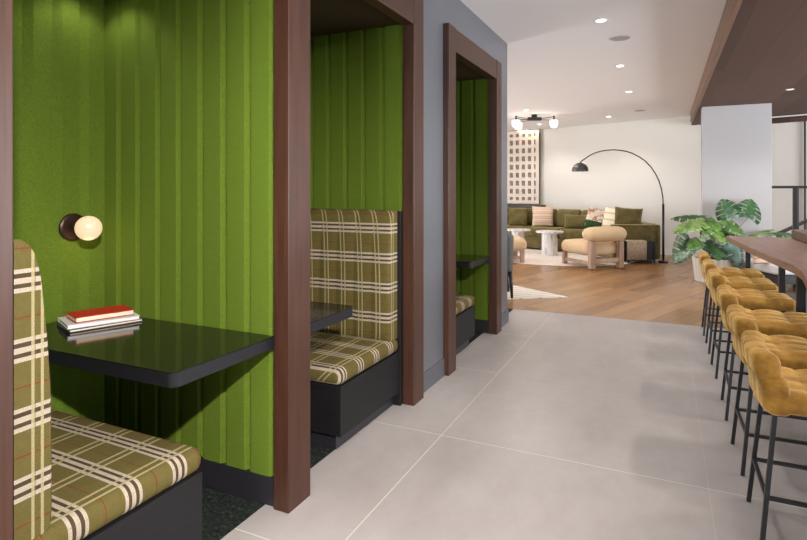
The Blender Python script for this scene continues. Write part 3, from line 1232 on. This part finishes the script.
wd = -math.radians(46)   # the wall's run, seen in lounge axes
pillow('throw_pillow', 'rose striped square pillow with dark lines on the long run of the sofa', M['stripe_pillow'], 3.29, 13.12, .775, .50, .49, .16, wd - PI / 2 + .55, .2)
pillow('lumbar_pillow', 'wide plain olive lumbar pillow in the middle of the sofa', M['olive'], 3.93, 12.40, .69, .68, .33, .17, wd - PI / 2 + .35, .25)
pillow('throw_pillow', 'dark olive pillow at the far left of the sofa, partly hidden', M['olive'], 2.80, 13.55, .74, .48, .46, .16, wd - PI / 2 + .35, .25)
pillow('throw_pillow', 'pale leaf print pillow with a green lower part, behind the armchair', M['floral'], 4.10, 11.80, .78, .44, .48, .14, -PI / 2 - .3, .25, .25)
pillow('throw_pillow', 'cream striped pillow wedged beside the olive pillow at the sofa arm', M['stripe_cream'], 4.34, 11.55, .79, .42, .48, .13, -PI / 2 - .9, .2, .1)
pillow('throw_pillow', 'olive velvet pillow standing above the sofa arm', M['olive'], 4.56, 11.28, .79, .54, .52, .17, -PI / 2 - .35, .15, .08)

# ------------------------------------------------------------------ lounge: rack with throw at the sofa's end
r = thing('magazine_rack', 'low black rack at the end of the olive sofa', 'rack', LD(4.52, 10.63))
m = MB()
p = LD(4.27, 10.56)
ex, ey = LD(1, 0), LD(0, 1)
for a_ in (0, .50):
    for b_ in (0, .16):
        m.obox(p + ex * a_ + ey * b_ + Vector((0, 0, .001)), ex * .025, ey * .025, (0, 0, .41))
for z in (.06, .39):
    m.obox(p + Vector((0, 0, z)), ex * .525, ey * .185, (0, 0, .02))
m.build('frame', M['black_metal'], r)
m = MB(); m.obox(p + ex * .012 + ey * .02 + Vector((0, 0, .08)), ex * .50, ey * .145, (0, 0, .31))
m.build('body', M['black_metal'], r)
m = MB()
prof = [(-.012, .07), (-.012, .30), (-.010, .412), (.0, .424), (.19, .424), (.20, .412), (.20, .2)]
rings = []
for i in range(13):
    e = p + ex * (-.02 + .37 * i / 12)
    rings.append([m.bm.verts.new(e + ey * (b_ + .006 * math.sin(i * 1.7 + z * 9)) + Vector((0, 0, z + .001))) for b_, z in prof])
for a_, b_ in zip(rings, rings[1:]):
    for j in range(len(prof) - 1):
        m.bm.faces.new((a_[j], a_[j + 1], b_[j + 1], b_[j]))
o = tag(m.build('woven_throw', M['throw'], smooth=True), 'beige woven throw draped over the low black rack', 'blanket')
md = o.modifiers.new('thick', 'SOLIDIFY'); md.thickness = .012; md.offset = 1

# ------------------------------------------------------------------ lounge: armchairs


def armchair(label, loc, heading):
    """local +x = facing, y = across; origin under the seat's middle"""
    r = thing('armchair', label, 'armchair', (loc.x, loc.y, 0.013), 'cream boucle armchairs', heading)
    mm = MB()

    def crown(p, n):
        return p + Vector((0, 0, .015 * (1 - (p.y / .36) ** 2) * n.z))
    mm.rbox((0.08, 0, .335), (0.84, .70, .22), .095, 12, crown)
    mm.build('seat', M['boucle'], r, smooth=True, world=False)
    mm = MB()
    N = 20
    for (dx, z, ry, rz_) in ((-.40, .605, .172, .136),):
        rings = []
        for i in range(25):
            v = -1 + 2 * i / 24
            k = (1 - abs(v) ** 6) ** .5 if abs(v) < 1 else 0.0
            k = max(k, .02)
            rings.append([mm.bm.verts.new((dx + .05 * v * v + ry * k * math.cos(2 * PI * q / N), v * .43, z + rz_ * k * math.sin(2 * PI * q / N))) for q in range(N)])
        for a_, b_ in zip(rings, rings[1:]):
            for q in range(N):
                mm.bm.faces.new((a_[q], a_[(q + 1) % N], b_[(q + 1) % N], b_[q]))
        mm.bm.faces.new(rings[0]); mm.bm.faces.new(rings[-1][::-1])
    mm.build('backrest', M['boucle'], r, smooth=True, world=False)
    for y in (-.30, .30):
        mm = MB(); mm.box(-.45, -.345, y - .05, y + .05, 0, .49)
        mm.build('rear_leg', M['pale_oak'], r, bevel=.015, world=False)
        mm = MB(); mm.box(.36, .44, y - .04, y + .04, 0, .235)
        mm.build('front_leg', M['pale_oak'], r, bevel=.015, world=False)
        mm = MB(); mm.box(-.345, .36, y - .025, y + .025, .06, .12)
        mm.build('side_rail', M['pale_oak'], r, bevel=.008, world=False)
    mm = MB(); mm.box(-.43, -.37, -.25, .25, .10, .18)
    mm.build('cross_rail', M['pale_oak'], r, bevel=.008, world=False)
    return r


f1 = Vector((-.69, .72, 0)); s1 = Vector((.72, .69, 0))
mid = Vector((-.945, 10.43, 0)) + f1 * .40
armchair('cream boucle armchair with a thick back roll, standing before the sofa arm', mid, math.atan2(.72, -.69))
f2 = Vector((.90, .436, 0))
armchair('cream boucle armchair at left, only the front of its seat showing', Vector((-2.48, 10.6, 0)) - f2 * .40 + Vector((-f2.y, f2.x, 0)) * .30, math.atan2(f2.y, f2.x))

# ------------------------------------------------------------------ lounge: drum tables


def drum(label, lat, d, rt, rc, h):
    p_ = LD(lat, d)
    r = thing('drum_table', label, 'side table', (p_.x, p_.y, .013), 'white marble drum tables')
    mm = MB(); mm.lathe([(rc, 0.0), (rc, h - .04)], 48, (p_.x, p_.y, .013), lambda i: -.035 * (i % 2))
    mm.build('column', M['marble'], r)
    mm = MB(); mm.lathe([(rt - .012, h - .04), (rt, h - .028), (rt, h - .012), (rt - .012, h), (0, h)], 48, (p_.x, p_.y, .013))
    mm.build('table_top', M['marble'], r)
    return r


drum('white marble drum table in full view before the sofa', 3.12, 11.85, .29, .165, .515)
drum('white marble drum table at left, partly behind the boucle armchair', 2.55, 12.35, .275, .14, .52)

# ------------------------------------------------------------------ lounge: grey chair at the wall's end
q = LD(1.392, 7.33)
r = thing('grey_chair', 'sage grey upholstered chair peeking out behind the grey wall', 'chair', (q.x - .35, q.y - .02, 0))
Rm = Matrix.Translation((q.x, q.y, 0)) @ Matrix.Rotation(math.radians(20), 4, 'Z')
m = MB(); m.rbox((-.30, .02, .46), (.62, .60, .20), .06, 8); m.xform(Rm)
m.build('seat', M['grey_fabric'], r, smooth=True)
m = MB(); m.rbox((-.05, .02, .60), (.16, .62, .50), .06, 8, lambda p_, n: p_ + Vector((.14 * (p_.z + .25) * .15, 0, 0))); m.xform(Rm)
m.build('backrest', M['grey_fabric'], r, smooth=True)
for (x, y, lx) in ((-.01, -.20, .05), (-.01, .26, .05), (-.55, -.2, -.03), (-.55, .26, -.03)):
    m = MB(); m.tube([(x, y, .37), (x + lx * .4, y, .18), (x + lx * .6, y, .011)], [.030, .024, .016], 10); m.xform(Rm)
    m.build('leg', M['black_metal'], r, smooth=True)

# ------------------------------------------------------------------ arc lamp
bp = LD(5.003, 10.69)
r = thing('arc_floor_lamp', 'tall black arc floor lamp with a domed metal shade', 'floor lamp', (bp.x, bp.y, 0))
m = MB(); m.lathe([(.09, .001), (.09, .03), (.03, .045), (.03, .05)], 28, (bp.x, bp.y, 0))
m.build('base', M['black_metal'], r)
m = MB(); m.tube([bp + Vector((0, 0, .05)), bp + Vector((0, 0, 1.13))], .022, 14)
m.build('pole', M['black_metal'], r, smooth=True)
arc = [(5.003, 1.10), (4.995, 1.25), (4.968, 1.42), (4.92, 1.58), (4.855, 1.71), (4.77, 1.84), (4.656, 1.959), (4.54, 2.04), (4.405, 2.108), (4.29, 2.145), (4.174, 2.165),
       (4.04, 2.175), (3.904, 2.165), (3.79, 2.145), (3.673, 2.11), (3.58, 2.06), (3.499, 2.005), (3.44, 1.965), (3.405, 1.935)]
m = MB(); m.tube([LD(a_, 10.69, z) for a_, z in arc], .011, 10)
m.build('arc_arm', M['black_metal'], r, smooth=True)
sp = LD(3.403, 10.69)
m = MB()
prof = []
for i in range(11):
    a_ = PI / 2 * i / 10
    prof.append((max(0, .155 * math.sin(a_)), 1.775 + .155 * math.cos(a_)))
prof[0] = (0, 1.93)
prof += [(.157, 1.76), (.150, 1.76)] + [(.148 * math.sin(PI / 2 * (10 - i) / 10), 1.775 + .148 * math.cos(PI / 2 * (10 - i) / 10)) for i in range(10)] + [(0, 1.923)]
m.lathe(prof, 36, (sp.x, sp.y, 0))
m.build('lamp_shade', M['dome'], r, smooth=True)

# ------------------------------------------------------------------ lattice screen on the far wall
e0 = Vector((-2.90, wall_y(-2.90) - .14, 0))          # right end, front face
WD0, WN0 = WD, WN
WD = Vector((math.cos(math.radians(9)), -math.sin(math.radians(9)), 0)); WN = Vector((-WD0.y * 0 + WD.y, -WD.x, 0))
r = thing('lattice_screen', 'cream lattice block screen with rows of niches by the far wall', 'screen', (e0.x - .6, e0.y, 1.02))
NX, NZ, PX, PZ = 8, 9, .166, .210
z0 = 1.05
W_, H_ = NX * PX, NZ * PZ
m = MB()
back = -WN
m.obox(e0 + Vector((0, 0, z0)) + back * .065, -WD * W_, back * .02, (0, 0, H_))
m.build('backing', M['screen_back'], r)
m = MB()
for i in range(NX + 1):
    w = .080
    m.obox(e0 + Vector((0, 0, z0)) - WD * (i * PX - (0 if i else 0)) + WD * (w / 2 if 0 < i < NX else (0 if i == 0 else w)), -WD * w, back * .065, (0, 0, H_))
for k in range(NZ + 1):
    h = .085
    zz = z0 + k * PZ - (h / 2 if 0 < k < NZ else (0 if k == 0 else h))
    m.obox(e0 + Vector((0, 0, zz)) - WN * .001, -WD * W_, back * .063, (0, 0, h))
m.build('block_lattice', M['screen'], r)
for i in range(6):
    for k in range(NZ):
        mm = MB()
        c_ = e0 - WD * ((i + .5) * PX) + Vector((0, 0, z0 + k * PZ + .043)) + back * .012
        mm.obox(c_ - WD * .007, WD * .014, back * .051, (0, 0, .122))
        mm.obox(c_ - WD * .03 + Vector((0, 0, .085)), WD * .06, back * .051, (0, 0, .02))
        mm.build('fin', M['screen_fin'], r)  # T of darker colour in place of shadow in the niche
m = MB(); m.obox(e0 + WD * .012 + Vector((0, 0, 1.03)), -WD * .0119, back * .085, (0, 0, CEIL - 1.12))
m.build('edge_post', M['plinth'], r)
WD, WN = WD0, WN0
m = MB(); m.obox(Vector((-2.74, wall_y(-2.74), .90)), -WD * 2.0, WN * .22, (0, 0, .125))
structure(m.build('wall_plinth', M['plinth'], world='keep', bevel=.004))
lp = e0 - WD * .6 + WN * .10
lamp('screen_lamp', 'AREA', (lp.x, lp.y, 2.93), 5, (1, .82, .55), r, 1.3, (0, 0, math.atan2(WD.y, WD.x)), sy=.04)

# ------------------------------------------------------------------ monstera
pc = LD(4.79, 8.55)
r = thing('fluted_planter', 'cream fluted tub holding the large monstera', 'planter', (pc.x, pc.y, 0))
m = MB(); m.lathe([(.27, .001), (.31, .36), (.285, .36), (.28, .33), (0, .33)], 96, (pc.x, pc.y, 0), lambda i: -.02 * (i % 4 in (0, 1)))
m.build('tub', M['planter'], r)
m = MB(); m.lathe([(.274, .330), (.274, .337), (0, .345)], 32, (pc.x, pc.y, 0))
m.build('soil', M['soil'], r)
plant = thing('monstera', 'large monstera with split leaves beside the white pier', 'plant', (pc.x, pc.y, .34))


def leaf(base, tip, wid, mat, nhint, parent, slits=5, split=True, droop=.10, pet=None):
    base, tip = Vector(base), Vector(tip)
    ydir = (tip - base)
    L = ydir.length
    ydir.normalize()
    nh = Vector(nhint)
    nrm = (nh - ydir * nh.dot(ydir)).normalized()
    xd = ydir.cross(nrm).normalized()
    mm = MB()
    # half outline: t along the midrib (-.22 lobes .. 1 tip), half width
    N = 96
    half = []
    for i in range(N + 1):
        t = i / N
        # heart: widest at .35
        w = math.sin(PI * min(1, (t + .18) / 1.18) ** .72) ** .75 * (1 - .15 * t)
        half.append((t, w))
    mm_v = {}
    for side in (-1, 1):
        prev = None
        for i, (t, w) in enumerate(half):
            cut = 1.0
            if split and .12 < t < .92:
                ph = (t * (slits + .5)) % 1.0
                if ph > .80:
                    cut = .42
            back_ = -.16 * (1 - t) ** 3 * w
            rib = base + ydir * (L * t) + nrm * (-droop * L * t * t)
            mid_ = base + ydir * (L * (t + back_ * .4 + .10 * w * t)) + xd * (side * wid / 2 * w * .34) + nrm * (-droop * L * t * t + .05 * wid * w)
            out = base + ydir * (L * (t + back_ + .16 * w * t)) + xd * (side * wid / 2 * w) + nrm * (-droop * L * t * t - .06 * wid * w)
            row = [mm.bm.verts.new(rib), mm.bm.verts.new(mid_), mm.bm.verts.new(out)]
            if prev:
                for j in range(2):
                    if j == 1 and cut != 1 and True:
                        continue
                    mm.bm.faces.new((prev[j], prev[j + 1], row[j + 1], row[j]))
            prev = row
    bmesh.ops.remove_doubles(mm.bm, verts=mm.bm.verts, dist=.0004)
    loose = [v for v in mm.bm.verts if not v.link_faces]
    bmesh.ops.delete(mm.bm, geom=loose, context='VERTS')
    o = mm.build('leaf', mat, parent, smooth=True)
    md = o.modifiers.new('thick', 'SOLIDIFY'); md.thickness = .003
    if pet is not None:
        mm = MB()
        c_ = (Vector(pet) + base) / 2 + Vector((0, 0, .08))
        pts = []
        for i in range(9):
            t = i / 8
            pts.append(Vector(pet) * (1 - t) ** 2 + c_ * 2 * t * (1 - t) + base * t * t)
        mm.tube(pts, [.008 - .003 * i / 8 for i in range(9)], 8)
        mm.build('stem', M['stem'], parent, smooth=True)
    return o


TOC = LD(0, -1, .25)       # towards the room
UPC = LD(0, -.5, 1)
for (b_, t_, c_, w, nh, sl) in (
        ((5.04, 8.5, .965), (4.92, 8.55, 1.265), 'dark', .45, TOC, 5),
        ((5.28, 8.5, .975), (5.42, 8.6, 1.27), 'dark', .42, TOC, 5),
        ((4.633, 8.5, .925), (3.99, 8.15, .84), 'lime', .32, UPC, 5),
        ((4.70, 8.7, .955), (4.30, 8.95, .985), 'dark', .34, UPC, 4),
        ((4.70, 8.7, .94), (5.011, 8.75, .90), 'dark', .28, UPC, 4),
        ((4.86, 8.5, .915), (5.16, 8.35, .73), 'mid', .30, LD(0, -1, .6), 4),
        ((4.624, 8.4, .86), (4.77, 8.2, .62), 'lime', .26, LD(0, -1, .6), 4),
        ((4.758, 8.45, .913), (4.42, 8.2, .72), 'mid', .26, LD(0, -1, .7), 4),
        ((4.336, 8.4, .660), (4.03, 8.2, .33), 'grey', .36, TOC, 5),
        ((4.633, 8.5, .60), (4.76, 8.15, .43), 'dark', .32, LD(0, -1, .9), 4),
        ((4.883, 8.3, .64), (4.97, 8.15, .25), 'teal', .30, TOC, 6),
        ((4.70, 8.4, .54), (4.60, 8.1, .40), 'dark', .28, LD(0, -1, .8), 4),
        ((5.33, 8.5, .69), (5.72, 8.55, .83), 'lime', .12, LD(.0, -.35, 1), 2),
        ((5.62, 8.4, .72), (5.98, 8.5, .76), 'dark', .26, LD(0, -.3, 1), 4),
        ((4.461, 8.35, .63), (4.16, 8.1, .56), 'mid', .22, LD(0, -1, .8), 4),
        ((4.80, 8.6, .80), (5.02, 8.4, .62), 'mid', .26, LD(0, -1, .5), 4)):
    pet = (pc.x + random.uniform(-.1, .1), pc.y + random.uniform(-.1, .1), .35)
    leaf(LD(*b_), LD(*t_), w, LEAF[c_], nh, plant, sl, True, .12, pet)

# ------------------------------------------------------------------ behind the bar: daybed, rug, rail
m = MB(); m.box(1.0, 3.6, 5.4, 9.0, .001, .010)
tag(m.build('slate_rug', M['dark_rug']), 'dark slate rug on the floor behind the bar counter', 'rug')
q = LD(5.55, 8.0)
r = thing('daybed', 'low white daybed on a dark frame, behind the bar counter', 'daybed', (q.x + .5, q.y, 0.011))
m = MB()
Rm = Matrix.Translation((q.x, q.y, .011)) @ Matrix.Rotation(YAW, 4, 'Z')
m.box(-.42, 1.5, -.40, .40, .10, .21)
for x in (-.38, 1.42):
    for y in (-.36, .36):
        m.box(x, x + .05, y - .025, y + .025, 0, .10)
m.xform(Rm); m.build('frame', M['black_metal'], r, bevel=.005)
m = MB(); m.rbox((.53, 0, .29), (1.95, .80, .15), .05, 8); m.xform(Rm)
m.build('mattress', M['lounge_white'], r, smooth=True)
pillow('throw_pillow', 'rose striped small pillow on the white daybed, left of the cream one', M['stripe_pillow'], 5.10, 7.86, .475, .34, .26, .13, -PI / 2, .35, 0, 'pillows on the daybed')
pillow('throw_pillow', 'cream striped small pillow on the white daybed behind the counter', M['stripe_cream'], 5.50, 7.90, .475, .34, .26, .13, -PI / 2 - .2, .35, .05, 'pillows on the daybed')

r = thing('stair_rail', 'black metal rail with posts and a sloping handrail, right of the pier', 'railing', (1.83, 10.4, 0))
m = MB(); m.box(1.505, 3.6, 10.38, 10.42, 1.425, 1.465)
m.build('top_rail', M['black_metal'], r)
m = MB(); m.box(1.80, 1.845, 10.375, 10.425, 0, 1.425)
m.build('post', M['black_metal'], r)
m = MB(); m.box(1.847, 1.875, 10.375, 10.425, 0, 1.425)
m.build('post', M['dome'], r)
m = MB(); m.box(2.95, 3.0, 10.375, 10.425, 0, 1.425)
m.build('post', M['black_metal'], r)
a_ = LD(6.09, 9.0, .70); b_ = LD(6.80, 9.3, .90)
m = MB(); m.bar(a_, b_, .03, .05);
# sloping handrail on its own two posts
r2 = thing('handrail', 'short sloping black handrail rising just beyond the wooden block', 'railing', (a_.x, a_.y, 0))
m.build('sloping_rail', M['black_metal'], r2)
for P_ in (a_, b_):
    m = MB(); m.box(P_.x - .035, P_.x + .035, P_.y - .035, P_.y + .035, 0.011, P_.z + .02)
    m.build('post', M['black_metal'], r2)
m = MB(); m.box(2.30, 2.327, wall_y(2.31) - .06, wall_y(2.31) - .03, 0, 2.66)
structure(m.build('trim_mullion', M['black_metal'], world='keep'))

# ------------------------------------------------------------------ light
w = bpy.data.worlds.new('world')
SC.world = w
w.use_nodes = True
w.node_tree.nodes['Background'].inputs[0].default_value = (0.90, 0.95, 1.0, 1)
w.node_tree.nodes['Background'].inputs[1].default_value = 1.0
for k, (y0, y1) in enumerate(wy):
    lamp('window_daylight', 'AREA', (6.75, (y0 + y1) / 2, 1.55), (25, 60, 460, 440)[k], (.92, .96, 1.0), None, y1 - y0, (0, PI / 2 + math.radians(38), 0), sy=2.1)  # added fill at the unseen windows, tipped up towards the ceiling
lamp('window_daylight', 'AREA', (-7.9, 9.2, 1.55), 360, (.93, .96, 1.0), None, 4.0, (0, -PI / 2 - math.radians(38), 0), sy=2.1)  # added fill from the hidden lounge side, brightens ceiling and far wall
lamp('window_daylight', 'AREA', (-.48, -4.95, 1.6), 560, (.93, .96, 1.0), None, 1.8, (PI / 2 + math.radians(68), 0, 0), sy=2.1)  # added fill behind the camera, aimed mostly at the ceiling
# rows of recessed lights elsewhere in the room (over the lounge and behind the camera)
for (x, y, pw, lab) in ((-4.5, 8.5, 70, 'downlight over the left of the lounge, out of frame'), (-5.5, 12.0, 70, 'downlight over the hidden end of the lounge'),
                        (-0.5, -0.9, 60, 'downlight over the corridor behind the camera'), (-0.5, -3.2, 60, 'downlight at the far end of the corridor behind the camera')):
    downlight(x, y, CEIL, lab, pw)
SC.cycles.use_denoising = True
SC.cycles.max_bounces = 8
SC.cycles.diffuse_bounces = 5
SC.cycles.sample_clamp_indirect = 6
